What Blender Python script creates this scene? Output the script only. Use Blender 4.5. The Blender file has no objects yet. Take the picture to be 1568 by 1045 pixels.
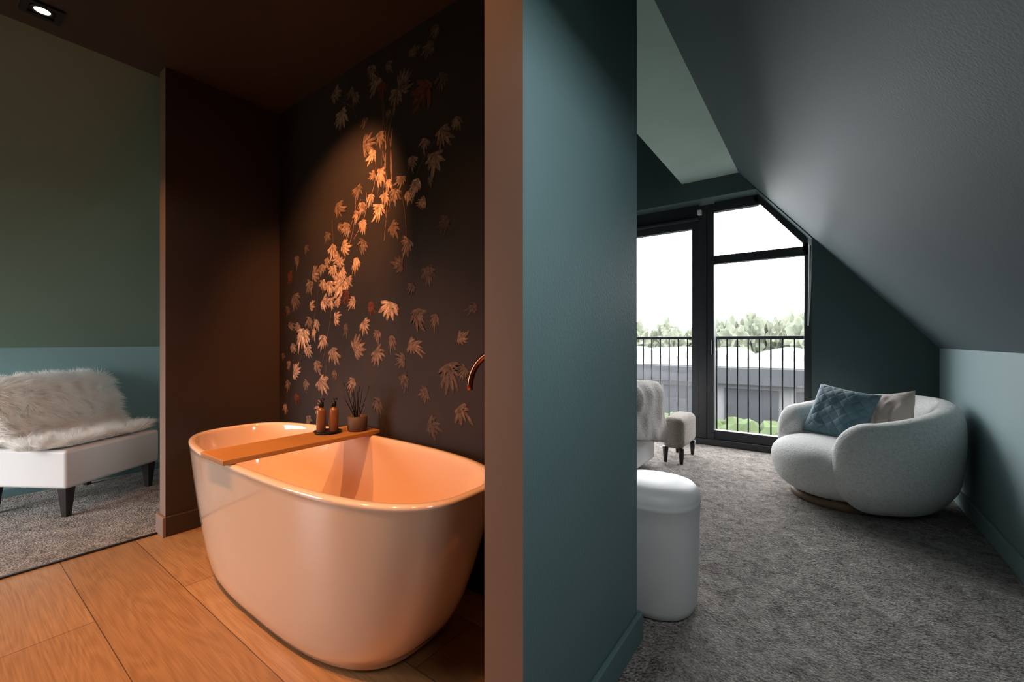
import bpy, bmesh, math, random
from mathutils import Vector, Matrix, noise
random.seed(7)
scn = bpy.context.scene
H = 1.15

# ------------------------------------------------------------------ materials
def new_mat(name):
    m = bpy.data.materials.new(name); m.use_nodes = True
    nt = m.node_tree
    return m, nt, nt.nodes['Principled BSDF']

def paint(name, col, rough=0.6, bump=0.15, scale=180, var=0.12, dist=0.002, spec=0.35, coords='Object', big=2.2, **kw):
    m, nt, b = new_mat(name)
    N, L = nt.nodes, nt.links
    tc = N.new('ShaderNodeTexCoord')
    n1 = N.new('ShaderNodeTexNoise'); n1.inputs['Scale'].default_value = big; n1.inputs['Detail'].default_value = 4
    L.new(tc.outputs[coords], n1.inputs['Vector'])
    mx = N.new('ShaderNodeMix'); mx.data_type = 'RGBA'
    mx.inputs[6].default_value = (*[c*(1-var) for c in col], 1)
    mx.inputs[7].default_value = (*[min(1, c*(1+var)) for c in col], 1)
    L.new(n1.outputs['Fac'], mx.inputs[0]); L.new(mx.outputs[2], b.inputs['Base Color'])
    b.inputs['Roughness'].default_value = rough
    b.inputs['Specular IOR Level'].default_value = spec
    if bump > 0:
        n2 = N.new('ShaderNodeTexNoise'); n2.inputs['Scale'].default_value = scale; n2.inputs['Detail'].default_value = 3
        L.new(tc.outputs[coords], n2.inputs['Vector'])
        bp = N.new('ShaderNodeBump'); bp.inputs['Strength'].default_value = bump; bp.inputs['Distance'].default_value = dist
        L.new(n2.outputs['Fac'], bp.inputs['Height']); L.new(bp.outputs['Normal'], b.inputs['Normal'])
    for k, v in kw.items(): b.inputs[k].default_value = v
    return m

def boucle(name, col, dark=.6, bump=.9):
    m, nt, b = new_mat(name); N, L = nt.nodes, nt.links
    tc = N.new('ShaderNodeTexCoord')
    v = N.new('ShaderNodeTexVoronoi'); v.inputs['Scale'].default_value = 85
    n = N.new('ShaderNodeTexNoise'); n.inputs['Scale'].default_value = 60; n.inputs['Detail'].default_value = 5
    L.new(tc.outputs['Object'], n.inputs['Vector'])
    ad = N.new('ShaderNodeMixRGB'); ad.inputs[0].default_value = 0.04
    L.new(tc.outputs['Object'], ad.inputs[1]); L.new(n.outputs['Color'], ad.inputs[2]); L.new(ad.outputs[0], v.inputs['Vector'])
    r = N.new('ShaderNodeMix'); r.data_type = 'RGBA'
    r.inputs[6].default_value = (*col, 1); r.inputs[7].default_value = (*[c*dark for c in col], 1)
    L.new(v.outputs['Distance'], r.inputs[0]); L.new(r.outputs[2], b.inputs['Base Color'])
    bp = N.new('ShaderNodeBump'); bp.invert = True; bp.inputs['Strength'].default_value = bump; bp.inputs['Distance'].default_value = 0.008
    L.new(v.outputs['Distance'], bp.inputs['Height']); L.new(bp.outputs['Normal'], b.inputs['Normal'])
    b.inputs['Roughness'].default_value = 0.95; b.inputs['Specular IOR Level'].default_value = 0.1
    b.inputs['Sheen Weight'].default_value = 0.25
    return m

def carpet_mat():
    m, nt, b = new_mat('carpet_pile'); N, L = nt.nodes, nt.links
    tc = N.new('ShaderNodeTexCoord')
    big = N.new('ShaderNodeTexNoise'); big.inputs['Scale'].default_value = 11; big.inputs['Detail'].default_value = 6; big.inputs['Roughness'].default_value = .75
    big.inputs['Distortion'].default_value = 1.2
    fine = N.new('ShaderNodeTexNoise'); fine.inputs['Scale'].default_value = 110; fine.inputs['Detail'].default_value = 4; fine.inputs['Roughness'].default_value = .7
    vor = N.new('ShaderNodeTexVoronoi'); vor.inputs['Scale'].default_value = 95
    for n in (big, fine, vor): L.new(tc.outputs['Object'], n.inputs['Vector'])
    add = N.new('ShaderNodeMath'); add.operation = 'ADD'
    L.new(big.outputs['Fac'], add.inputs[0]); L.new(fine.outputs['Fac'], add.inputs[1])
    mv = N.new('ShaderNodeMath'); mv.operation = 'MULTIPLY'; mv.inputs[1].default_value = 0.5
    L.new(add.outputs[0], mv.inputs[0])
    rp = N.new('ShaderNodeValToRGB')
    rp.color_ramp.elements[0].position = 0.37; rp.color_ramp.elements[0].color = (.12, .104, .094, 1)
    rp.color_ramp.elements[1].position = .63; rp.color_ramp.elements[1].color = (.68, .62, .57, 1)
    L.new(mv.outputs[0], rp.inputs[0]); L.new(rp.outputs[0], b.inputs['Base Color'])
    sub = N.new('ShaderNodeMath'); sub.operation = 'SUBTRACT'
    L.new(add.outputs[0], sub.inputs[0]); L.new(vor.outputs['Distance'], sub.inputs[1])
    bp = N.new('ShaderNodeBump'); bp.inputs['Strength'].default_value = 1.0; bp.inputs['Distance'].default_value = 0.022
    L.new(sub.outputs[0], bp.inputs['Height']); L.new(bp.outputs['Normal'], b.inputs['Normal'])
    b.inputs['Roughness'].default_value = 1.0; b.inputs['Specular IOR Level'].default_value = 0.05
    return m

def oak_mat():
    m, nt, b = new_mat('oak_planks'); N, L = nt.nodes, nt.links
    tc = N.new('ShaderNodeTexCoord')
    mp = N.new('ShaderNodeMapping'); mp.inputs['Location'].default_value = (1.15, -0.11, 0)
    L.new(tc.outputs['Object'], mp.inputs['Vector'])
    br = N.new('ShaderNodeTexBrick'); br.offset = 0.37
    br.inputs['Scale'].default_value = 1; br.inputs['Brick Width'].default_value = 3.4; br.inputs['Row Height'].default_value = 0.30
    br.inputs['Mortar Size'].default_value = 0.0018; br.inputs['Mortar Smooth'].default_value = 0.1
    br.inputs['Color1'].default_value = (.31, .162, .066, 1); br.inputs['Color2'].default_value = (.43, .245, .108, 1)
    br.inputs['Mortar'].default_value = (.10, .05, .022, 1)
    L.new(mp.outputs[0], br.inputs['Vector'])
    mp2 = N.new('ShaderNodeMapping'); mp2.inputs['Scale'].default_value = (.9, 6, 1)
    L.new(tc.outputs['Object'], mp2.inputs['Vector'])
    wv = N.new('ShaderNodeTexNoise'); wv.inputs['Scale'].default_value = 1.0; wv.inputs['Detail'].default_value = 1.5
    L.new(mp2.outputs[0], wv.inputs['Vector'])
    mul = N.new('ShaderNodeMath'); mul.operation = 'MULTIPLY'; mul.inputs[1].default_value = 95
    L.new(wv.outputs['Fac'], mul.inputs[0])
    sn = N.new('ShaderNodeMath'); sn.operation = 'SINE'; L.new(mul.outputs[0], sn.inputs[0])
    gr = N.new('ShaderNodeMapping'); gr.inputs['Scale'].default_value = (5, 170, 1); L.new(tc.outputs['Object'], gr.inputs['Vector'])
    gn = N.new('ShaderNodeTexNoise'); gn.inputs['Scale'].default_value = 1; gn.inputs['Detail'].default_value = 3; L.new(gr.outputs[0], gn.inputs['Vector'])
    a = N.new('ShaderNodeMath'); a.operation = 'MULTIPLY_ADD'; a.inputs[1].default_value = 0.08; L.new(sn.outputs[0], a.inputs[0]); L.new(gn.outputs['Fac'], a.inputs[2])
    rp = N.new('ShaderNodeValToRGB'); rp.color_ramp.elements[0].position = .3; rp.color_ramp.elements[0].color = (.70, .65, .60, 1)
    rp.color_ramp.elements[1].position = .7; rp.color_ramp.elements[1].color = (1, 1, 1, 1)
    L.new(a.outputs[0], rp.inputs[0])
    mx = N.new('ShaderNodeMixRGB'); mx.blend_type = 'MULTIPLY'; mx.inputs[0].default_value = 1
    L.new(br.outputs['Color'], mx.inputs[1]); L.new(rp.outputs[0], mx.inputs[2]); L.new(mx.outputs[0], b.inputs['Base Color'])
    b.inputs['Roughness'].default_value = .40
    bp = N.new('ShaderNodeBump'); bp.inputs['Strength'].default_value = .2; bp.inputs['Distance'].default_value = .001
    L.new(a.outputs[0], bp.inputs['Height']); L.new(bp.outputs[0], b.inputs['Normal'])
    return m

def emis(name, col, s):
    m, nt, b = new_mat(name)
    b.inputs['Base Color'].default_value = (0, 0, 0, 1)
    b.inputs['Emission Color'].default_value = (*col, 1); b.inputs['Emission Strength'].default_value = s
    return m

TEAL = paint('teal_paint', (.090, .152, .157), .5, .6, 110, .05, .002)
TEALR = paint('teal_paint_lit_right', (.25, .34, .35), .6, .2, 140, .05, .0015)  # teal paint lightened, daylight on the right knee wall put into the colour
TEALL = paint('teal_paint_lit_left', (.165, .26, .255), .6, .2, 140, .05, .0015)  # same teal raised in tone to carry the left knee wall's daylight
TEALD = paint('teal_paint_shaded', (.055, .090, .092), .6, .2, 140, .05, .0015)  # same teal darkened, the gable's shade is in the colour
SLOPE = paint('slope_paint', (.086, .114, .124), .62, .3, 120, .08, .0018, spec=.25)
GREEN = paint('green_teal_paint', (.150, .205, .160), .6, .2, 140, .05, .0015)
CEILG = paint('green_ceiling_lit', (.36, .47, .42), .6, .1)  # pale tone holds the window light falling on this ceiling strip
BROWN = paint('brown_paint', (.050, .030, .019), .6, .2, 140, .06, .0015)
BROWN_LIT = paint('brown_paint_lit', (.22, .138, .100), .6, .15, 140, .06, .0015)  # same brown paint, lightened for the wall ends that catch more light
WALLP = paint('wallpaper_ground', (.032, .022, .019), .65, .1, 90, .6, spec=.25)
CARPET = carpet_mat(); OAK = oak_mat()
FRAME = paint('anthracite_frame', (.03, .032, .036), .4, 0, var=.05)
BLACK = paint('black_metal', (.012, .012, .012), .35, 0)
TUB = paint('tub_acrylic', (.84, .60, .44), .10, 0, var=.01, spec=.5, **{'Coat Weight': .8, 'Coat Roughness': .03})  # white tub, warm lamp light tinted into its base colour
LEATH = paint('white_leather', (.54, .50, .485), .4, .25, 220, .03, .001)
LEATHP = paint('pouf_leather', (.60, .595, .595), .42, .3, 160, .04, .0015)
LEGW = paint('dark_wood_leg', (.02, .015, .014), .4, .1, 60)
BOUC = boucle('boucle_cream', (.93, .92, .89), .75, .7)
BOUC2 = boucle('boucle_grey', (.36, .31, .27))
PLINTH = paint('plinth_wood', (.16, .10, .05), .5, .1, 50)
BEIGE = paint('beige_velvet', (.46, .40, .36), .8, .3, 200, .1)
WHITE = paint('white_linen', (.75, .74, .74), .85, .3, 120, .04, .003)
COPPER = paint('copper', (.42, .15, .08), .25, 0, var=.05, Metallic=1.0)
TRAYW = paint('tray_oak', (.42, .19, .055), .45, .2, 40, .35)
AMBER = paint('amber_glass', (.22, .09, .04), .2, 0, var=.1)
CUPM = paint('stone_cup', (.10, .06, .045), .6, .3, 80)
CORD = paint('blind_cord', (.7, .7, .7), .5, 0)
WOOLB = paint('sheepskin_hide', (.95, .93, .89), .95, .4, 60, .03)

def fur_mat():
    m = bpy.data.materials.new('sheepskin_wool'); m.use_nodes = True; nt = m.node_tree; N, L = nt.nodes, nt.links
    N.remove(N['Principled BSDF']); out = N['Material Output']
    tc = N.new('ShaderNodeTexCoord'); n = N.new('ShaderNodeTexNoise'); n.inputs['Scale'].default_value = 12; L.new(tc.outputs['Object'], n.inputs[0])
    r = N.new('ShaderNodeValToRGB'); r.color_ramp.elements[0].color = (.95, .93, .89, 1); r.color_ramp.elements[1].color = (.99, .98, .97, 1); L.new(n.outputs[0], r.inputs[0])
    d = N.new('ShaderNodeBsdfDiffuse'); t = N.new('ShaderNodeBsdfTranslucent'); mx = N.new('ShaderNodeMixShader'); mx.inputs[0].default_value = .5
    L.new(r.outputs[0], d.inputs[0]); L.new(r.outputs[0], t.inputs[0]); L.new(d.outputs[0], mx.inputs[1]); L.new(t.outputs[0], mx.inputs[2]); L.new(mx.outputs[0], out.inputs[0])
    return m
FURM = fur_mat()

def quilt():
    m, nt, b = new_mat('blue_quilt'); N, L = nt.nodes, nt.links
    tc = N.new('ShaderNodeTexCoord'); mp = N.new('ShaderNodeMapping'); mp.inputs['Rotation'].default_value = (0, 0, math.radians(45))
    L.new(tc.outputs['Object'], mp.inputs[0])
    sx = N.new('ShaderNodeSeparateXYZ'); L.new(mp.outputs[0], sx.inputs[0])
    outs = []
    for ax in (0, 1):
        mu = N.new('ShaderNodeMath'); mu.operation = 'MULTIPLY'; mu.inputs[1].default_value = 3.14159/0.055; L.new(sx.outputs[ax], mu.inputs[0])
        s = N.new('ShaderNodeMath'); s.operation = 'SINE'; L.new(mu.outputs[0], s.inputs[0])
        ab = N.new('ShaderNodeMath'); ab.operation = 'ABSOLUTE'; L.new(s.outputs[0], ab.inputs[0]); outs.append(ab)
    mn = N.new('ShaderNodeMath'); mn.operation = 'MINIMUM'; L.new(outs[0].outputs[0], mn.inputs[0]); L.new(outs[1].outputs[0], mn.inputs[1])
    pw = N.new('ShaderNodeMath'); pw.operation = 'POWER'; pw.inputs[1].default_value = .45; L.new(mn.outputs[0], pw.inputs[0])
    bp = N.new('ShaderNodeBump'); bp.inputs['Strength'].default_value = .9; bp.inputs['Distance'].default_value = .005
    L.new(pw.outputs[0], bp.inputs['Height']); L.new(bp.outputs[0], b.inputs['Normal'])
    b.inputs['Base Color'].default_value = (.085, .165, .205, 1); b.inputs['Roughness'].default_value = .7; b.inputs['Sheen Weight'].default_value = .2
    return m
BLUE = quilt()

def glass():
    m = bpy.data.materials.new('window_glass'); m.use_nodes = True; nt = m.node_tree; N, L = nt.nodes, nt.links
    N.remove(N['Principled BSDF']); out = N['Material Output']
    t = N.new('ShaderNodeBsdfTransparent'); g = N.new('ShaderNodeBsdfGlossy'); g.inputs['Roughness'].default_value = .02
    mx = N.new('ShaderNodeMixShader'); mx.inputs[0].default_value = .05
    L.new(t.outputs[0], mx.inputs[1]); L.new(g.outputs[0], mx.inputs[2]); L.new(mx.outputs[0], out.inputs[0])
    return m
GLASS = glass()

# ------------------------------------------------------------------ mesh helpers
def link(o): scn.collection.objects.link(o); return o
def mobj(name, verts, faces, mats, smooth=False, parent=None):
    me = bpy.data.meshes.new(name); me.from_pydata([tuple(v) for v in verts], [], faces)
    if not isinstance(mats, (list, tuple)): mats = [mats]
    for m in mats: me.materials.append(m)
    bm = bmesh.new(); bm.from_mesh(me); bmesh.ops.recalc_face_normals(bm, faces=bm.faces); bm.to_mesh(me); bm.free()
    if smooth: me.polygons.foreach_set('use_smooth', [True]*len(me.polygons))
    o = link(bpy.data.objects.new(name, me))
    if parent: o.parent = parent
    return o
def box(name, x0, x1, y0, y1, z0, z1, mat, bevel=0, seg=3, parent=None, smooth=None):
    v = [(x, y, z) for x in (x0, x1) for y in (y0, y1) for z in (z0, z1)]
    f = [(0,1,3,2),(4,6,7,5),(0,4,5,1),(2,3,7,6),(0,2,6,4),(1,5,7,3)]
    o = mobj(name, v, f, mat, parent=parent)
    if bevel:
        md = o.modifiers.new('bevel', 'BEVEL'); md.width = bevel; md.segments = seg; md.limit_method = 'NONE'
        o.data.polygons.foreach_set('use_smooth', [True]*6)
        w = o.modifiers.new('wn', 'WEIGHTED_NORMAL')
    return o
def empty(name, loc=(0,0,0), rz=0):
    e = link(bpy.data.objects.new(name, None)); e.location = loc; e.rotation_euler[2] = rz; e.empty_display_size = .1; return e
def loft(name, rings, mat, cap0=True, cap1=True, parent=None, smooth=True, closed=True):
    n = len(rings[0]); v = [p for r in rings for p in r]; f = []
    for i in range(len(rings)-1):
        for j in range(n if closed else n-1):
            k = (j+1) % n
            f.append((i*n+j, i*n+k, (i+1)*n+k, (i+1)*n+j))
    if cap0: f.append(tuple(range(n)))
    if cap1: f.append(tuple(range((len(rings)-1)*n, len(rings)*n)))
    return mobj(name, v, f, mat, smooth, parent)
def sell(a, b, n, N, cx=0, cy=0, z=0):
    out = []
    for i in range(N):
        t = 2*math.pi*i/N; c, s = math.cos(t), math.sin(t)
        out.append((cx+a*math.copysign(abs(c)**(2/n), c), cy+b*math.copysign(abs(s)**(2/n), s), z))
    return out
def lathe(name, prof, mat, loc=(0,0,0), N=40, parent=None):
    rings = [[(loc[0]+r*math.cos(2*math.pi*i/N), loc[1]+r*math.sin(2*math.pi*i/N), loc[2]+z) for i in range(N)] for r, z in prof]
    return loft(name, rings, mat, parent=parent)
def tube(name, pts, r, mat, parent=None, N=12, taper=None):
    pts = [Vector(p) for p in pts]; rings = []
    up = Vector((0, 0, 1)); 
    prev = None
    for i, p in enumerate(pts):
        t = (pts[min(i+1, len(pts)-1)] - pts[max(i-1, 0)]).normalized()
        if prev is None:
            a = t.cross(up) if abs(t.dot(up)) < .95 else t.cross(Vector((1, 0, 0)))
        else: a = prev - t*prev.dot(t)
        a.normalize(); prev = a; b = t.cross(a)
        rr = r if taper is None else r*taper[i]
        rings.append([p + (a*math.cos(2*math.pi*k/N)+b*math.sin(2*math.pi*k/N))*rr for k in range(N)])
    return loft(name, rings, mat, parent=parent)
def prism_y(name, poly, y0, y1, mat, parent=None):
    n = len(poly); v = [(x, y0, z) for x, z in poly]+[(x, y1, z) for x, z in poly]
    f = [tuple(range(n)), tuple(range(n, 2*n))]+[(i, (i+1) % n, n+(i+1) % n, n+i) for i in range(n)]
    return mobj(name, v, f, mat, parent=parent)

# ------------------------------------------------------------------ room shell
YB = -1.6; XR = .79; XL = -4.84; YG = 4.90
box('floor_carpet_left', XL-.1, -3.20, YB-.1, 5.2, -.15, .004, CARPET)
box('floor_oak', -3.20, -.63, YB-.1, 1.5, -.15, 0, OAK)
box('floor_carpet_right', -.63, XR+.1, YB-.1, 5.2, -.15, .004, CARPET)
box('floor_carpet_bedroom', -3.20, -.63, 1.5, 5.2, -.15, .004, CARPET)
box('trim_floor_strip', -3.212, -3.196, YB, .83, 0, .009, BLACK)
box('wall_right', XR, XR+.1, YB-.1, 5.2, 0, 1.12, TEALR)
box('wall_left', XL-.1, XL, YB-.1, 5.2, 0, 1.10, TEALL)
def slz(x): return 1.09+(XR-x)*1.2148
def slope_piece(name, x0, x1, y0, y1):
    T_ = .15
    prism_y(name, [(x1, slz(x1)), (x0, slz(x0)), (x0, slz(x0)+T_), (x1, slz(x1)+T_)], y0, y1, SLOPE)
SY0, SY1, SX0, SX1 = .25, .98, .02, .36
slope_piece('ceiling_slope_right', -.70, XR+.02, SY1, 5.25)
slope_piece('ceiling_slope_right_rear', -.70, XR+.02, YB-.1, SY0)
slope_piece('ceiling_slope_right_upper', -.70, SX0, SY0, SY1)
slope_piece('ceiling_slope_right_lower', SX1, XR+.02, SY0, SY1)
RW = empty('added_skylight')  # skylight out of view, added to brighten the partition and near carpet
for n_, a in (('frame_low', (SX1-.03, SX1, SY0, SY1)), ('frame_high', (SX0, SX0+.03, SY0, SY1)), ('frame_near', (SX0, SX1, SY0, SY0+.03)), ('frame_far', (SX0, SX1, SY1-.03, SY1))):
    prism_y(n_, [(a[1], slz(a[1])+.08), (a[0], slz(a[0])+.08), (a[0], slz(a[0])+.13), (a[1], slz(a[1])+.13)], a[2], a[3], FRAME, RW)

prism_y('ceiling_slope_left', [(XL, 1.10), (-2.40, 3.70), (-2.40, 3.86), (XL-.13, 1.10)], YB-.1, 5.25, GREEN)
box('ceiling_flat_strip', -1.24, -.68, 1.59, YG, 2.88, 2.98, CEILG)
box('ceiling_high', -2.45, -1.20, 1.59, 5.2, 3.68, 3.8, TEALD)
box('wall_ceiling_upstand', -1.24, -1.14, 1.59, YG, 2.9, 3.7, TEALD)
box('ceiling_bath', -3.30, -.58, YB-.1, 1.50, 2.765, 2.87, BROWN)
prism_y('wall_gable_pier', [(-.07, 0), (XR+.05, 0), (XR+.05, 1.10), (-.07, 2.2)], YG, 5.22, TEALD)
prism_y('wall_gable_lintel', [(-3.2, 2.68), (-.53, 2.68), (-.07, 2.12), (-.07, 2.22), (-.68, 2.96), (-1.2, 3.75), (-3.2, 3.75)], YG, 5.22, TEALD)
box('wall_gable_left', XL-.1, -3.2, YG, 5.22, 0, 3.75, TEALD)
def mwall(name, x0, x1, y0, y1, z0, z1, mats, pick):
    o = box(name, x0, x1, y0, y1, z0, z1, mats[0])
    for m in mats[1:]: o.data.materials.append(m)
    for p in o.data.polygons: p.material_index = pick(p.normal)
    return o
mwall('wall_partition', -.688, -.570, .83, 1.60, 0, 2.80, [TEAL, BROWN, BROWN_LIT], lambda n: 1 if n.x < -.5 else (2 if n.y < -.5 else 0))
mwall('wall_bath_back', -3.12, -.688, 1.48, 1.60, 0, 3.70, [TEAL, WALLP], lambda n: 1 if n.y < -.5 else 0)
mwall('wall_bath_side', -3.22, -3.12, .83, 1.60, 0, 2.765, [BROWN, GREEN, BROWN_LIT], lambda n: 1 if n.x < -.5 else (2 if n.y < -.5 else 0))
WT = 1.85; WS = .12
box('wall_rear_right', -3.25, XR+.1, YB-.12, YB, 0, 2.9, TEAL)
box('wall_rear_sill', XL-.1, -3.25, YB-.12, YB, 0, WS, TEAL)
box('wall_rear_top', XL-.1, -3.25, YB-.12, YB, WT, 2.9, TEAL)
box('wall_rear_left', XL-.1, -4.79, YB-.12, YB, WS, WT, TEAL)
w2 = empty('unseen_rear_window')  # unseen window behind the camera, put in to daylight left slope and chair
for n, a in (('frame_l', (-4.79, -4.73, WS, WT)), ('frame_r', (-3.31, -3.25, WS, WT)), ('frame_b', (-4.73, -3.31, WS, WS+.06)), ('frame_t', (-4.73, -3.31, WT-.06, WT))):
    box(n, a[0], a[1], YB-.09, YB-.03, a[2], a[3], FRAME, parent=w2)
box('baseboard_right', XR-.018, XR, YB, YG, .004, .11, TEALR, .004)
box('baseboard_partition', -.57, -.552, .83, 1.618, .004, .11, TEAL, .004)
box('baseboard_gable', -.07, XR-.018, YG-.018, YG, .004, .11, TEALD, .004)
b = empty('baseboard_bath_side')
box('base_end', -3.232, -3.105, .812, .83, 0, .115, BROWN_LIT, .004, parent=b)
box('base_side', -3.12, -3.103, .83, 1.48, 0, .115, BROWN, .004, parent=b)
box('baseboard_left', XL, XL+.018, YB, YG, .004, .06, TEAL, .004)

# ------------------------------------------------------------------ window_1
W = empty('window_1')
def fr(n, x0, x1, z0, z1, y0=5.10, y1=5.18, m=FRAME): return box(n, x0, x1, y0, y1, z0, z1, m, .004, 2, parent=W)
fr('sill', -3.2, -.07, .004, .07, 5.06, 5.20)
fr('jamb_right', -.135, -.07, .07, 2.12)
fr('door_bottom', -.96, -.135, .07, .17)
fr('mullion', -1.105, -.95, .07, 2.66, 5.08)
fr('mullion_groove', -1.03, -1.02, .07, 2.6, 5.07, 5.08, BLACK)
fr('transom', -.95, -.10, 2.00, 2.09)
fr('head_right', -.95, -.53, 2.575, 2.68)
prism_y('raking_head', [(-.07, 2.12), (-.53, 2.68), (-.58, 2.64), (-.50, 2.56), (-.145, 2.12), (-.145, 2.05), (-.07, 2.05)], 5.10, 5.18, FRAME, W)
fr('slider_bottom', -3.2, -1.105, .07, .24)
fr('slider_head', -3.2, -1.105, 2.42, 2.68)
fr('slider_head_rail', -3.2, -1.105, 2.50, 2.53, 5.05, 5.10)
fr('slider_stile', -1.18, -1.105, .07, 2.5, 5.09)
fr('mullion_2', -2.35, -2.20, .07, 2.66)
mobj('glass', [(-3.2, 5.14, .07), (-.1, 5.14, .07), (-.1, 5.14, 2.1), (-.53, 5.14, 2.62), (-3.2, 5.14, 2.62)], [(0, 1, 2, 3, 4)], GLASS, parent=W)
box('handle', -.985, -.965, 5.03, 5.08, 1.0, 1.16, BLACK, .004, parent=W)
tube('cord', [(-.09, 5.03, 2.12), (-.092, 5.03, 1.7), (-.10, 5.03, 1.3)], .006, CORD, W, 6)
tube('cord_b', [(-.072, 5.03, 2.12), (-.078, 5.03, 1.7), (-.10, 5.03, 1.3)], .005, CORD, W, 6)
box('cord_clip', -.10, -.06, 5.0, 5.06, 2.08, 2.14, CORD, .005, parent=W)
box('blind_clip', -1.11, -1.07, 5.02, 5.08, 2.55, 2.60, CORD, .005, parent=W)
R = empty('balcony_railing')
RY = 5.42
box('top_rail', -3.3, .1, RY-.02, RY+.02, 1.17, 1.205, BLACK, .004, parent=R)
box('bottom_rail', -3.3, .1, RY-.015, RY+.015, .08, .11, BLACK, parent=R)
x = -3.25
while x < .1:
    box('bar', x-.007, x+.007, RY-.007, RY+.007, -.12, 1.18, BLACK, parent=R); x += .108
box('ground_slab_balcony', -3.4, .2, 5.22, 5.6, -.25, -.12, paint('concrete', (.25, .25, .25), .8, .2, 40))

# ------------------------------------------------------------------ outside world
GZ = -3.2
GRASS = paint('grass', (.040, .055, .028), .9, .3, 3, .4); ASPH = paint('paving', (.060, .060, .060), .9, .1, 5, .15)
mobj('ground_grass', [(-160, -300, GZ), (160, -300, GZ), (160, 300, GZ), (-160, 300, GZ)], [(0, 1, 2, 3)], GRASS)
mobj('ground_driveway', [(-30, 6, GZ+.02), (10, 6, GZ+.02), (10, 13, GZ+.02), (-30, 13, GZ+.02)], [(0, 1, 2, 3)], ASPH)
def clump(name, items, mat, sub=3, disp=.35):
    bm = bmesh.new()
    for (cx, cy, cz, rx, ry, rz) in items:
        r = bmesh.ops.create_icosphere(bm, subdivisions=sub, radius=1)
        off = random.random()*50
        for v in r['verts']:
            n = noise.fractal(v.co*3.2+Vector((off, 0, 0)), 1.0, 2.0, 5)
            c = v.co*(1+disp*n)
            v.co = Vector((cx+c.x*rx, cy+c.y*ry, cz+c.z*rz))
    me = bpy.data.meshes.new(name); bm.to_mesh(me); bm.free(); me.materials.append(mat)
    return link(bpy.data.objects.new(name, me))
LEAFH = paint('hedge_leaves', (.040, .055, .026), .95, .6, 1.2, .5, spec=.1, big=1)
LEAF = paint('foliage', (.100, .110, .082), .95, .6, 1.2, .45, spec=.1, big=.35)
it = []
xx = -75
while xx < 35:
    top = 3.4+1.4*noise.noise(Vector((xx*.16, 0, 0)))+random.uniform(-.9, .7)
    if xx > -9: top += .7
    if xx > -5: top += 1.4
    hgt = (top-GZ)/2
    it.append((xx, 72+random.uniform(-6, 6), GZ+hgt, random.uniform(1.2, 2.4), 2.5, hgt*1.0)); xx += random.uniform(.9, 1.8)
clump('tree_line', it, LEAF, 4, .5)
clump('garden_hedge', [(-22+i*1.1, 16.2, GZ+.7, .9, .7, 1.0) for i in range(30)], LEAFH, 3, .25)
AN = empty('annex_building')
WR = paint('white_render', (.10, .10, .105), .8, .1); DR = paint('dark_fascia', (.018, .020, .024), .6, 0)
RG = paint('roof_gravel', (.05, .05, .05), .9, .1)
box('volume', -20, 2.0, 20.5, 27, GZ, -.35, WR, parent=AN)
box('roof_edge', -20.5, 2.5, 19.8, 27.5, -.65, .02, DR, parent=AN)
box('roof_gravel', -20.3, 2.3, 20.0, 27.3, .02, .07, RG, parent=AN)
for i in range(8):
    box('glazing', -19+i*2.6, -17+i*2.6, 20.4, 20.52, GZ+.1, -.9, DR, parent=AN)
GH = empty('greenhouse_tunnels')
GHM = paint('greenhouse_film', (.13, .135, .14), .4, 0)
for i in range(7):
    cx = -34+i*6.2
    rings = []
    for y in (44, 62):
        rings.append([(cx+3.0*math.cos(math.pi*k/16), y, GZ+1.6+2.0*math.sin(math.pi*k/16)) for k in range(17)]+[(cx-3.0, y, GZ), (cx+3.0, y, GZ)])
    loft('tunnel', rings, GHM, parent=GH, smooth=False)
C = empty('parked_car', (-3.6, 10.2, GZ+.02), 0.2)
CP = paint('car_paint', (.10, .10, .11), .3, 0)
rings = []
for x_, w, z0, z1 in ((-2.1, .7, .35, .65), (-2.0, .82, .25, .85), (-1.2, .88, .22, .95), (-.6, .88, .22, .98), (1.2, .88, .22, .98), (1.9, .84, .25, .9), (2.1, .74, .35, .7)):
    rings.append([(x_, yy*w, z0+(z1-z0)*zz) for yy, zz in ((-1, .1), (-1, .7), (-.85, 1), (.85, 1), (1, .7), (1, .1), (.8, 0), (-.8, 0))])
loft('body', rings, CP, parent=C)
rings = []
for x_, w, z1 in ((-1.1, .78, .95), (-.4, .66, 1.42), (.6, .64, 1.46), (1.6, .74, .96)):
    rings.append([(x_, -w, .9), (x_, -w*.95, z1), (x_, w*.95, z1), (x_, w, .9)])
loft('cabin', rings, DR, parent=C)
for a in (-1.3, 1.3):
    for s in (-.85, .85):
        N_ = 20
        loft('wheel', [[(a+.32*math.cos(2*math.pi*i/N_), s+dy, .32+.32*math.sin(2*math.pi*i/N_)) for i in range(N_)] for dy in (-.1, .1)], BLACK, parent=C)

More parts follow.
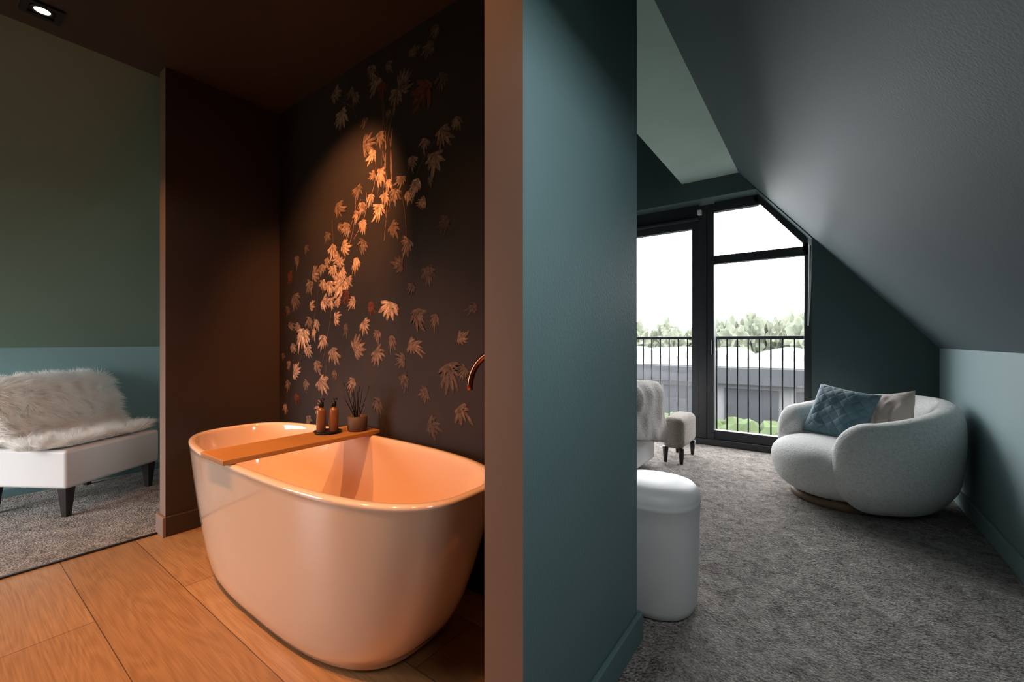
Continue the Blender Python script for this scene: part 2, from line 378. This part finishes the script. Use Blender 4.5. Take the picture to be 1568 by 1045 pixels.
# ------------------------------------------------------------------ bathtub
cx, cy, hz = -1.885, 1.075, .645
prof = []
for i in range(29):
    s = i/28
    z = .035+(hz-.02-.035)*s
    g = s**.62
    prof.append((.690+.260*g, .292+.056*g, z, 3.0-.05*s))
rings = [sell(.63, .245, 2.9, 160, cx+.01, cy, 0.0), sell(.66, .270, 2.9, 160, cx+.01, cy, .006), sell(.680, .285, 3.0, 160, cx+.01, cy, .018)]
for a, b_, z, n in prof: rings.append(sell(a, b_, n, 160, cx, cy, z))
for a, b_, z in ((.954, .351, hz-.012), (.952, .349, hz-.004), (.946, .343, hz), (.928, .325, hz+.001), (.920, .317, hz-.003), (.916, .313, hz-.013)):
    rings.append(sell(a, b_, 2.95, 160, cx, cy, z))
for i in range(1, 25):
    s = i/24; z = hz-.013-(hz-.013-.13)*s
    g = max(0, 1-s**3.2)**.5
    rings.append(sell(.50+.416*g*(1-.30*s), .16+.153*g*(1-.22*s), 2.9, 160, cx, cy, z))
rings.append(sell(.2, .08, 2.4, 160, cx, cy, .125))
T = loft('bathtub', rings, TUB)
TR = empty('bath_tray')
zt = hz+.003
box('board', -2.175, -1.935, .70, 1.45, zt, zt+.022, TRAYW, .004, parent=TR)
def bottle(name, x, y, z):
    e = empty(name)
    lathe('body', [(.0, 0), (.021, 0), (.023, .004), (.023, .11), (.020, .12), (.010, .125), (.010, .133)], AMBER, (x, y, z), parent=e)
    lathe('cap', [(.0, .133), (.013, .133), (.013, .155), (.009, .157), (.004, .158), (.004, .172)], BLACK, (x, y, z), parent=e)
    box('nozzle', x-.004, x+.028, y-.005, y+.005, z+.168, z+.176, BLACK, .002, parent=e)
    return e
zz = zt+.022
lathe('bottle_tray_dish', [(0, 0), (.055, 0), (.068, .012), (.064, .012), (.055, .006), (0, .006)], BLACK, (-2.085, 1.235, zz))
bottle('soap_bottle', -2.105, 1.21, zz+.006); bottle('soap_bottle', -2.07, 1.26, zz+.006)
D = empty('reed_diffuser')
dl = (-2.01, 1.36, zz)
lathe('cup', [(0, 0), (.044, 0), (.050, .01), (.052, .078), (.047, .080), (.042, .066), (0, .064)], CUPM, dl, parent=D)
for i in range(10):
    a = random.uniform(0, 6.28); q = random.uniform(.03, .12)
    tube('reed', [(dl[0]+.01*math.cos(a), dl[1]+.01*math.sin(a), dl[2]+.066), (dl[0]+q*math.cos(a)*1.2, dl[1]+q*math.sin(a)*.8, dl[2]+random.uniform(.20, .26))], .0022, BLACK, D, 6)
F = empty('bath_faucet')
pts = [(-.835, 1.42, 0), (-.835, 1.42, .5), (-.87, 1.39, .955)]
for i in range(1, 19):
    a = math.pi*i/18; pts.append((-1.03+.16*math.cos(a), 1.39-.05*i/18, .965+.15*math.sin(a)))
pts.append((-1.19, 1.34, .945))
tube('spout', pts, .013, COPPER, F, 20)
lathe('floor_flange', [(0, 0), (.05, 0), (.05, .012), (.016, .016), (.0, .016)], COPPER, (-.835, 1.42, 0), parent=F)
lathe('mixer_body', [(0, 0), (.024, 0), (.024, .10), (0, .10)], COPPER, (-.857, 1.40, .78), parent=F)
tube('lever', [(-.857, 1.38, .84), (-.857, 1.30, .86)], .006, COPPER, F)

# ------------------------------------------------------------------ wallpaper leaves
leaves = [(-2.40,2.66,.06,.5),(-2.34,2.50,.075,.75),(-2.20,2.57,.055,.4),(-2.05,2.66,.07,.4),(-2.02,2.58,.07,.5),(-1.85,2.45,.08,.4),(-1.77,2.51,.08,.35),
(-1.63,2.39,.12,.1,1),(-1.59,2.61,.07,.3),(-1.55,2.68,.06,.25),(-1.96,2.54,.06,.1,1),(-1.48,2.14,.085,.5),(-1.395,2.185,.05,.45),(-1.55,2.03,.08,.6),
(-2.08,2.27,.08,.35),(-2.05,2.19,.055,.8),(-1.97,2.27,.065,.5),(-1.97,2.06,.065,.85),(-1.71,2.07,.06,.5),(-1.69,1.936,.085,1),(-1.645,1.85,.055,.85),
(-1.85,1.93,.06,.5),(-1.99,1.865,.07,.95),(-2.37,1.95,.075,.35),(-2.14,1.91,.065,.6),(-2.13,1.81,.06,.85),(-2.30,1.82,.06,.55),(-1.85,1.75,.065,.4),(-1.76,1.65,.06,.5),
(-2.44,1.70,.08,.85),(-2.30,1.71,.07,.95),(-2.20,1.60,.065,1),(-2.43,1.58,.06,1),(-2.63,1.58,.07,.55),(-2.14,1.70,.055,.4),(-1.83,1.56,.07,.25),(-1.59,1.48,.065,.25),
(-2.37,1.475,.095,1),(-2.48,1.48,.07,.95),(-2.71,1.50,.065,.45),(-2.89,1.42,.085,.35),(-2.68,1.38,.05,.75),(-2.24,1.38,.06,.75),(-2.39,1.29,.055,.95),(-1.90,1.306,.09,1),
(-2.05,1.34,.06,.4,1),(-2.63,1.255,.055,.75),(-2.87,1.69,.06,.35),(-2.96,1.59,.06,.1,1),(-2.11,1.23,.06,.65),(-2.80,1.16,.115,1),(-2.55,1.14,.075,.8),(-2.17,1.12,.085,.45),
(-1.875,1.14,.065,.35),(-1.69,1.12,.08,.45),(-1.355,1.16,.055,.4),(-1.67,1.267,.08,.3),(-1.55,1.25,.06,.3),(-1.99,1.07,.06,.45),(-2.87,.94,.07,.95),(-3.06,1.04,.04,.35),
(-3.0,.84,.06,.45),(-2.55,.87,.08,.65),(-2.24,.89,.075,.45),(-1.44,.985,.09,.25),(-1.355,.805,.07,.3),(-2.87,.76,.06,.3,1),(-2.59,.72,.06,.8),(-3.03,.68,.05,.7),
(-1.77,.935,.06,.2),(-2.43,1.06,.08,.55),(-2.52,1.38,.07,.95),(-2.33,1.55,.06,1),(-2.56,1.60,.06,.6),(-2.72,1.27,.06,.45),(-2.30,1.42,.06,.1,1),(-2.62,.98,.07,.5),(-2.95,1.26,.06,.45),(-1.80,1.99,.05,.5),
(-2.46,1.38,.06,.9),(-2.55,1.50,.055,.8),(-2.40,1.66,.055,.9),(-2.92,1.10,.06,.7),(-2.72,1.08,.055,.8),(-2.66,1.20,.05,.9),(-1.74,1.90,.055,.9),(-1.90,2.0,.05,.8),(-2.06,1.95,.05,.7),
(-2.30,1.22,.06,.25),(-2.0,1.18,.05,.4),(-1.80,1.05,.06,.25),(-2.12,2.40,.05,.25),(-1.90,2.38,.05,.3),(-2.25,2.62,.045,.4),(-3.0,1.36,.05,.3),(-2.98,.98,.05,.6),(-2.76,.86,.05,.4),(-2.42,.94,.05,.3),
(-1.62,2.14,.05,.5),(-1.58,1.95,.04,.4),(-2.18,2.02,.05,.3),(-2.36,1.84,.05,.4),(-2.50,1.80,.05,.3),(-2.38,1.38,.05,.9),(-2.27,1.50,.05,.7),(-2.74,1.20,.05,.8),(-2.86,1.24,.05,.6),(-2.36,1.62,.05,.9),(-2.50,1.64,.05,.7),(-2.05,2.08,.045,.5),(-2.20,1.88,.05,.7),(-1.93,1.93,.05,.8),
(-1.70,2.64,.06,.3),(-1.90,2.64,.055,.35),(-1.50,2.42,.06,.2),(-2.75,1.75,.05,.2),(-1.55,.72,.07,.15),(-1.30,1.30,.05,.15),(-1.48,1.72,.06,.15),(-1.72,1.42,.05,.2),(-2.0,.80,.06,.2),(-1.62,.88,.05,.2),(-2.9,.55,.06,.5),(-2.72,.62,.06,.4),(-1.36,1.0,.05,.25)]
V, Fc, Cl = [], [], []
def poly(pts, col, lay):
    i0 = len(V)
    for (x_, z_) in pts:
        V.append((min(-.70, max(-3.115, x_)), 1.4785-lay, min(2.755, z_)))
    Fc.append(tuple(range(i0, len(V)))); Cl.append(col)
def lerp(a, b, t): return tuple(a[i]+(b[i]-a[i])*t for i in range(3))
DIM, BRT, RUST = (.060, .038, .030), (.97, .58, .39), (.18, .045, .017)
for q, lf in enumerate(leaves):
    X, Z, r, br = lf[:4]; kind = lf[4] if len(lf) > 4 else 0
    r *= 1.6
    th = math.radians(-84+random.uniform(-45, 40)+(-12 if X > -1.8 else 0))
    if random.random() < .18: th += math.radians(random.choice((-75, 75)))
    sq = random.uniform(.62, 1.0)
    bx, bz = X-math.cos(th)*r*.42, Z-math.sin(th)*r*.42
    lay0 = .0003*(q % 4)
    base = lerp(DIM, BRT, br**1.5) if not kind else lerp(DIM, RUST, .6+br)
    nl = random.choice((7, 8, 9)); spread = math.radians(random.uniform(105, 165))
    lobes = []
    bend_ = random.uniform(-.35, .35)
    for i in range(nl):
        t_ = i/(nl-1)-.5
        lobes.append((th+spread*t_+random.uniform(-.08, .08), r*1.0*(1-.40*(2*t_)**2)*random.uniform(.74, 1.14), t_))
    def pt(a, rr):
        a2 = a+bend_*(rr/r)**2
        lx, lz = rr*math.cos(a2-th), rr*math.sin(a2-th)*sq
        return (bx+lx*math.cos(th)-lz*math.sin(th), bz+lx*math.sin(th)+lz*math.cos(th))
    pts = [(bx, bz)]
    for i, (a, L_, t_) in enumerate(lobes):
        hw = spread/(nl-1)*.5
        if i == 0: pts.append(pt(a-hw*.8, L_*.55))
        pts += [pt(a-hw*.6, L_*.80), pt(a-hw*.2, L_*.94), pt(a+.02, L_*1.0), pt(a+hw*.25, L_*.93), pt(a+hw*.6, L_*.78)]
        pts.append(pt(a+hw, min(L_, lobes[min(i+1, nl-1)][1])*.66))
    wash = lerp((.045, .03, .024), base, .45 if not kind else .85)
    c0 = pt(th, r*.3)
    for i in range(len(pts)):
        poly([c0, pts[i], pts[(i+1) % len(pts)]], wash, lay0)
    for (a0, L0, t_) in lobes:
        ns = 4
        for k in range(ns):
            u_ = k/(ns-1)-.5
            a = a0+u_*spread/(nl-1)*.72; L_ = L0*(1.05-.30*abs(u_)*1.5)*random.uniform(.84, 1.1)
            f_ = random.uniform(.45, 1.15); wd = r*random.uniform(.012, .026)
            if random.random() < .15: continue
            K = 7; cen = []
            st = random.uniform(.15, .45)
            for j in range(K):
                s = st+(1-st)*j/(K-1); cc = a-(u_*.2)*(s-.3)+.10*t_*s*s*3
                cen.append((pt(cc, L_*s), cc))
            up, dn = [], []
            for j, (p_, c) in enumerate(cen):
                w_ = wd*math.sin(math.pi*min(1, (j/(K-1))**.9))**.7*random.uniform(.7, 1.25) if 0 < j < K-1 else 0
                up.append((p_[0]-math.sin(c)*w_, p_[1]+math.cos(c)*w_)); dn.append((p_[0]+math.sin(c)*w_, p_[1]-math.cos(c)*w_))
            poly(up+dn[-2:0:-1], tuple(min(1, c_*f_) for c_ in base), lay0+.00012+.00002*k)
def stem(pts, w, col):
    for (x0, z0), (x1, z1) in zip(pts[:-1], pts[1:]):
        dx, dz = x1-x0, z1-z0; l = math.hypot(dx, dz) or 1; nx, nz = -dz/l*w, dx/l*w
        poly([(x0-nx, z0-nz), (x1-nx, z1-nz), (x1+nx, z1+nz), (x0+nx, z0+nz)], col, .0001)
for x0, z0, x1, z1, bend, cc in ((-1.96, 2.5, -2.0, 1.95, .03, .3), (-1.86, 2.4, -1.92, 1.8, -.05, .4), (-1.93, 2.3, -1.97, 1.85, .02, .8), (-1.89, 2.25, -1.90, 1.85, .02, .8), (-1.95, 2.2, -1.94, 1.7, .03, .6), (-2.2, 2.0, -2.44, 1.5, .07, .7), (-2.15, 1.97, -2.4, 1.4, -.06, .6),
        (-2.45, 1.9, -2.6, .9, .08, .3), (-2.6, 1.6, -2.85, 1.0, .07, .3), (-1.45, 2.2, -1.7, 1.9, -.07, .3), (-2.5, 1.2, -2.6, .7, .03, .3), (-2.9, 1.5, -3.0, .7, .05, .2), (-1.8, 1.95, -1.76, 1.6, .02, .4), (-2.35, 2.6, -2.2, 2.45, .04, .3), (-2.1, 2.0, -2.22, 1.75, .05, .7), (-2.02, 2.2, -2.1, 1.9, .04, .6), (-2.0, 2.65, -1.95, 2.3, .03, .35), (-2.3, 2.7, -2.36, 2.4, .02, .35), (-1.6, 2.65, -1.68, 2.3, .03, .2), (-1.87, 2.3, -1.86, 1.9, -.02, .7)):
    pts = [(x0+(x1-x0)*i/16+bend*math.sin(math.pi*i/16), z0+(z1-z0)*i/16) for i in range(17)]
    stem(pts, .0022, tuple(c*cc for c in (.45, .24, .16)))
me = bpy.data.meshes.new('wallpaper_foliage_print'); me.from_pydata(V, [], Fc)
ca = me.color_attributes.new('Col', 'FLOAT_COLOR', 'CORNER')
for p in me.polygons:
    c = Cl[p.index]
    for li in p.loop_indices: ca.data[li].color = (*c, 1)
m, nt, bs = new_mat('foliage_print')
at = nt.nodes.new('ShaderNodeAttribute'); at.attribute_name = 'Col'
tc = nt.nodes.new('ShaderNodeTexCoord'); nn = nt.nodes.new('ShaderNodeTexNoise'); nn.inputs['Scale'].default_value = 60
nt.links.new(tc.outputs['Object'], nn.inputs['Vector'])
rp = nt.nodes.new('ShaderNodeValToRGB'); rp.color_ramp.elements[0].position = .3; rp.color_ramp.elements[0].color = (.5, .45, .42, 1); rp.color_ramp.elements[1].position = .55
nt.links.new(nn.outputs['Fac'], rp.inputs[0])
mx = nt.nodes.new('ShaderNodeMixRGB'); mx.blend_type = 'MULTIPLY'; mx.inputs[0].default_value = 1
nt.links.new(at.outputs['Color'], mx.inputs[1]); nt.links.new(rp.outputs[0], mx.inputs[2]); nt.links.new(mx.outputs[0], bs.inputs['Base Color'])
bs.inputs['Roughness'].default_value = .65; bs.inputs['Specular IOR Level'].default_value = .25
me.materials.append(m)
link(bpy.data.objects.new('wallpaper_foliage_print', me))

# ------------------------------------------------------------------ round boucle armchair
ang = math.atan2(-.47, -.88)
A = empty('boucle_armchair', (.20, 3.96, .004), ang)
rc = .445
def sec(phi, hw, z0, z1, M=40, n=2.7):
    c = []; zc = (z0+z1)/2; hh = (z1-z0)/2
    for i in range(M):
        t_ = 2*math.pi*i/M; a, b_ = math.cos(t_), math.sin(t_)
        rr = hw*math.copysign(abs(a)**(2/n), a); z = zc+hh*math.copysign(abs(b_)**(2/n), b_)
        r_ = rc+rr+ .08*(z-.40) - .06*max(0, (.2-z)/.2)
        c.append((-r_*math.cos(phi), r_*math.sin(phi), z))
    return c
pm = math.radians(108); rings = []
ZB = .03
def HH(phi): return .585+.165*max(0, math.cos(phi*.62))**1.5
capA = .50; K = 12
def endcap(sgn, i):
    k_ = i/K; s = max(.02, (1-k_**2.3)**(1/2.3)); ph = sgn*(pm+capA*k_); z1 = HH(pm); zc = (z1+ZB)/2
    return sec(ph, .120*s, zc-(zc-ZB)*s, zc+(z1-zc)*s)
for i in range(K, 0, -1): rings.append(endcap(-1, i))
for i in range(61):
    ph = -pm+2*pm*i/60; rings.append(sec(ph, .107+.013*(abs(ph)/pm)**2, ZB, HH(ph)))
for i in range(1, K+1): rings.append(endcap(1, i))
loft('back_and_arms', rings, BOUC, parent=A)
rings = []
for i in range(25):
    t_ = -math.pi/2+math.pi*i/24; c_, s_ = math.cos(t_), math.sin(t_)
    sc = max(.01, c_)**(2/3.6); z = .235+.20*math.copysign(abs(s_)**(2/3.2), s_)
    tuck = 1-.12*max(0, (.25-z)/.2)
    rings.append(sell(.43*sc*tuck, .41*sc*tuck, 2.1, 64, .10, 0, z))
loft('seat', rings, BOUC, parent=A)
lathe('plinth', [(0, 0), (.31, 0), (.32, .01), (.32, .05), (0, .05)], PLINTH, (0.08, 0, 0), N=64, parent=A)

def pillow(name, w, h, t_, mat, loc, nrm, roll=0):
    G = 32; v = []; f = []
    for s in (1, -1):
        for i in range(G+1):
            for j in range(G+1):
                a = i/G*2-1; b_ = j/G*2-1
                ed = max(0, (1-a**4))*max(0, (1-b_**4))
                x_ = a*w/2*(1-.06*(1-b_*b_)*abs(a)**3); y_ = b_*h/2*(1-.06*(1-a*a)*abs(b_)**3)
                z_ = s*t_/2*ed**.55+.006*noise.noise(Vector((a*3, b_*3, s+w*9)))*ed*3
                v.append((x_, y_, z_))
    n = (G+1)**2
    for s in range(2):
        for i in range(G):
            for j in range(G):
                a = s*n+i*(G+1)+j; f.append((a, a+1, a+G+2, a+G+1))
    o = mobj(name, v, f, mat, True)
    bm = bmesh.new(); bm.from_mesh(o.data); bmesh.ops.remove_doubles(bm, verts=bm.verts, dist=.0005); bmesh.ops.recalc_face_normals(bm, faces=bm.faces); bm.to_mesh(o.data); bm.free()
    zq = Vector(nrm).normalized(); xq = Vector((0, 0, 1)).cross(zq).normalized(); yq = zq.cross(xq)
    R_ = Matrix((xq, yq, zq)).transposed() @ Matrix.Rotation(roll, 3, 'Z')
    o.matrix_world = Matrix.Translation(loc) @ R_.to_4x4()
    return o
pillow('quilted_blue_pillow', .41, .41, .13, BLUE, (.115, 4.06, .600), (-.42, -.85, .42), math.radians(-8))
pillow('beige_pillow', .33, .33, .10, BEIGE, (.39, 4.02, .625), (-.66, -.60, .35), math.radians(14))

# ------------------------------------------------------------------ pouf
rings = []
pr = [(.0, .004), (.16, .004), (.172, .012), (.178, .04), (.183, .2), (.186, .38), (.189, .455), (.192, .461), (.189, .467), (.189, .480), (.184, .502), (.165, .522), (.12, .534), (.06, .539), (0.001, .540)]
for r_, z in pr: rings.append(sell(max(r_, .001), max(r_, .001), 2.3, 64, -.605, 1.915, z))
loft('white_pouf', rings, LEATHP)

# ------------------------------------------------------------------ bed
B = empty('bed')
box('base', -3.35, -1.25, 2.20, 4.0, .06, .34, WHITE, .03, 4, parent=B)
box('mattress', -3.35, -1.24, 2.20, 4.0, .345, .60, WHITE, .06, 5, parent=B)
box('duvet', -3.2, -1.23, 2.17, 4.02, .58, .74, WHITE, .075, 6, parent=B)
box('headboard', -3.48, -3.36, 2.1, 4.1, .05, 1.2, BOUC2, .04, 4, parent=B)
for q in ((-1.4, 2.3), (-1.4, 3.9), (-3.2, 2.3), (-3.2, 3.9)): lathe('foot', [(0, .004), (.03, .004), (.03, .062), (0, .062)], BLACK, (q[0], q[1], 0), 16, B)
TH = boucle('knit_throw', (.50, .46, .43))
rows = []
for i in range(61):
    y_ = 3.05+1.0*i/60; row = []
    for j in range(41):
        s = j/40
        if s < .45: px_, pz_, nx, nz = -1.95+.64*(s/.45), .775, 0, 1
        elif s < .62:
            a = (s-.45)/.17*math.pi/2; px_, pz_, nx, nz = -1.31+.125*math.sin(a), .65+.125*math.cos(a), math.sin(a), math.cos(a)
        else: 
            L_ = .24+.20*(i/60)
            px_, pz_, nx, nz = -1.185+.012*((s-.62)/.38), .65-L_*((s-.62)/.38), 1, 0
        d_ = .009*math.sin(y_*22+s*14)+.022*noise.noise(Vector((y_*6, s*6, 1)))
        if i > 54:
            q_ = (i-54)/6; pz_ -= .06*q_*q_*(1 if s < .5 else .3)
        row.append((px_+nx*(d_+.010), y_, pz_+nz*(d_+.010)))
    rows.append(row)
v = [p for r in rows for p in r]; f = []
for i in range(60):
    for j in range(40): a = i*41+j; f.append((a, a+1, a+42, a+41))
to = mobj('throw_blanket', v, f, TH, True)
sd = to.modifiers.new('solid', 'SOLIDIFY'); sd.thickness = .014
S = empty('boucle_footstool')
box('cushion', -1.225, -1.02, 4.09, 4.60, .14, .43, BOUC2, .06, 6, parent=S)
for q in ((-1.195, 4.13), (-1.05, 4.13), (-1.195, 4.55), (-1.05, 4.55)):
    lathe('leg', [(0, .004), (.016, .004), (.028, .15), (0, .15)], LEGW, (q[0], q[1], 0), 16, S)

# ------------------------------------------------------------------ slipper chair with sheepskin
P = empty('slipper_chair', (-4.10, .815, .004), math.atan2(.53, .85))
hwid = .335
box('seat', -.62, 0, -hwid, hwid, .19, .44, LEATH, .022, 4, parent=P)
rings = []
for s in range(9):
    t_ = s/8; z = .40+.42*t_; xo = -.62-.03*t_; th_ = .13-.03*t_
    e_ = 1 if s < 8 else .93
    rings.append(sell(th_/2*e_, hwid*.985*e_, 6, 48, xo+th_/2, 0, z))
rings.append(sell(.02, hwid*.85, 5, 48, -.60, 0, .835))
loft('backrest', rings, LEATH, parent=P)
for a, b_ in ((-.05, -.29), (-.05, .29), (-.57, -.29), (-.57, .29)):
    rings = [[(a+sx*w*1, b_+sy*w, z) for sx, sy in ((-1, -1), (1, -1), (1, 1), (-1, 1))] for w, z in ((.016, 0), (.03, .195))]
    loft('leg', rings, LEGW, parent=P, smooth=False)
path = [(-.655, .72, -1, .1), (-.655, .82, -.6, .8), (-.595, .855, 0, 1), (-.53, .81, .8, .6), (-.49, .70, 1, .15), (-.46, .58, 1, .2), (-.42, .50, .8, .7), (-.34, .462, .2, 1), (-.25, .452, 0, 1), (-.16, .452, 0, 1), (-.06, .45, .2, 1)]
def P_at(u):
    u = max(0, min(.9999, u))*(len(path)-1); i = int(u); f_ = u-i; a, b_ = path[i], path[i+1]
    return [a[k_]+(b_[k_]-a[k_])*f_ for k_ in range(4)]
PM = Matrix.Translation(P.location) @ Matrix.Rotation(P.rotation_euler[2], 4, 'Z')
V, Fc = [], []
def wid(u):
    return .395-.04*max(0, 1-u/.2)**2 if u < .62 else .395-.03*math.sin((u-.62)*20)-.10*max(0, (u-.85)/.15)**2
for i in range(41):
    x_, z_, nx, nz = P_at(i/40)
    for j in range(21):
        y_ = (j/10-1)*min(.34, wid(i/40)*.95)
        p = PM @ Vector((x_+nx*.012, y_, z_+nz*.012)); p.x = max(p.x, XL+.012); V.append(p)
for i in range(40):
    for j in range(20): a = i*21+j; Fc.append((a, a+1, a+22, a+21))
nsheet = len(Fc)
for q in range(60000):
    u = random.random()*1.0; y_ = random.uniform(-1, 1)*wid(u)
    x_, z_, nx, nz = P_at(u); nl = math.hypot(nx, nz); nx /= nl; nz /= nl
    cl = noise.noise_vector(Vector((x_*11, y_*11, z_*11+3)))
    edge = max(0, abs(y_)/wid(u)-.75)*3*(1 if y_ > 0 else -1)
    dr = Vector((nx*.9+cl.x*1.3+random.uniform(-.3, .3), cl.y*1.3+edge+random.uniform(-.3, .3), nz*.9+cl.z*.6-.2+random.uniform(-.25, .25))).normalized()
    L_ = random.uniform(.06, .115); w_ = random.uniform(.001, .002)
    p0 = Vector((x_, y_, z_)); p1 = p0+dr*L_*.55; p2 = p0+dr*L_+Vector((cl.y*.016, cl.x*.016, -.018))
    if (PM @ p2).x < XL+.012 or (PM @ p0).x < XL+.012: continue
    sd = dr.cross(Vector((random.uniform(-1, 1), random.uniform(-1, 1), random.uniform(-1, 1)))).normalized()*w_
    i0 = len(V); V += [PM @ t_ for t_ in (p0-sd, p0+sd, p1+sd*.9, p1-sd*.9, p2)]
    Fc += [(i0, i0+1, i0+2, i0+3), (i0+3, i0+2, i0+4)]
me = bpy.data.meshes.new('sheepskin_throw'); me.from_pydata([tuple(v) for v in V], [], Fc); me.materials.append(FURM); me.materials.append(WOOLB)
for i in range(nsheet): me.polygons[i].material_index = 1
fo = link(bpy.data.objects.new('sheepskin_throw', me))

# ------------------------------------------------------------------ lights
WARM = (1.0, .44, .17)
def downlight(x_, y_, target, power, size=62, blend=.8):
    e = empty('recessed_downlight')
    z = 2.765
    for a in ((-.07, .07, -.07, -.045), (-.07, .07, .045, .07), (-.07, -.045, -.045, .045), (.045, .07, -.045, .045)):
        box('trim', x_+a[0], x_+a[1], y_+a[2], y_+a[3], z-.012, z, BLACK, parent=e)
    lathe('lamp_ring', [(.042, 0), (.042, -.008), (.03, -.008), (.03, 0)], BLACK, (x_, y_, z), 32, e)
    lathe('lamp', [(0, -.001), (.028, -.001), (.028, -.005), (0, -.006)], emis('lamp_glow', (1, .75, .5), 14), (x_, y_, z), 32, e)
    ld = bpy.data.lights.new('spot', 'SPOT'); ld.energy = power; ld.color = WARM; ld.spot_size = math.radians(size); ld.spot_blend = blend; ld.shadow_soft_size = .03
    lo = link(bpy.data.objects.new('spot', ld)); lo.parent = e; lo.location = (x_, y_, z-.03)
    lo.rotation_euler = (Vector(target)-Vector(lo.location)).to_track_quat('-Z', 'Y').to_euler()
downlight(-3.07, .335, (-3.35, .35, 0), 60, 80)
downlight(-1.75, .75, (-2.36, 1.48, 1.70), 225, 58, .95)
downlight(-1.45, .10, (-1.55, .85, .3), 180, 70, .9)
downlight(-2.35, .10, (-2.15, .5, 0), 160, 80, .9)
downlight(-.95, .45, (-1.2, 1.2, .6), 30, 80, .9)

def portal(loc, rot, sx, sy):
    ld = bpy.data.lights.new('window_portal', 'AREA'); ld.shape = 'RECTANGLE'; ld.size = sx; ld.size_y = sy
    lo = link(bpy.data.objects.new('window_portal', ld)); lo.location = loc; lo.rotation_euler = rot
    ld.cycles.is_portal = True
    return lo
portal((-1.63, 5.24, 1.35), (math.radians(-90), 0, 0), 3.15, 2.75)
portal((-4.0, YB-.14, 1.0), (math.radians(90), 0, 0), 1.6, 1.8)
mx_ = (SX0+SX1)/2; nrm_ = Vector((-1.2148, 0, -1)).normalized()
pl = portal((mx_, (SY0+SY1)/2, slz(mx_)+.16), (0, 0, 0), .85, .85)
pl.rotation_euler = nrm_.to_track_quat('-Z', 'Y').to_euler()

w = bpy.data.worlds.new('world'); scn.world = w; w.use_nodes = True
nt = w.node_tree; bg = nt.nodes['Background']
tc = nt.nodes.new('ShaderNodeTexCoord'); sp = nt.nodes.new('ShaderNodeSeparateXYZ'); nt.links.new(tc.outputs['Generated'], sp.inputs[0])
rp = nt.nodes.new('ShaderNodeValToRGB'); rp.color_ramp.elements[0].position = 0; rp.color_ramp.elements[0].color = (.86, .89, .92, 1)
rp.color_ramp.elements[1].position = .6; rp.color_ramp.elements[1].color = (.97, .98, 1, 1)
nt.links.new(sp.outputs[2], rp.inputs[0]); nt.links.new(rp.outputs[0], bg.inputs[0]); bg.inputs[1].default_value = 15

# ------------------------------------------------------------------ camera
cd = bpy.data.cameras.new('camera'); cd.sensor_width = 36; cd.lens = 14.97; cd.clip_start = .05; cd.clip_end = 500
co = link(bpy.data.objects.new('camera', cd)); co.location = (0, 0, H); co.rotation_euler = (math.radians(90), 0, math.atan(473/652))
scn.camera = co
scn.view_settings.view_transform = 'Standard'
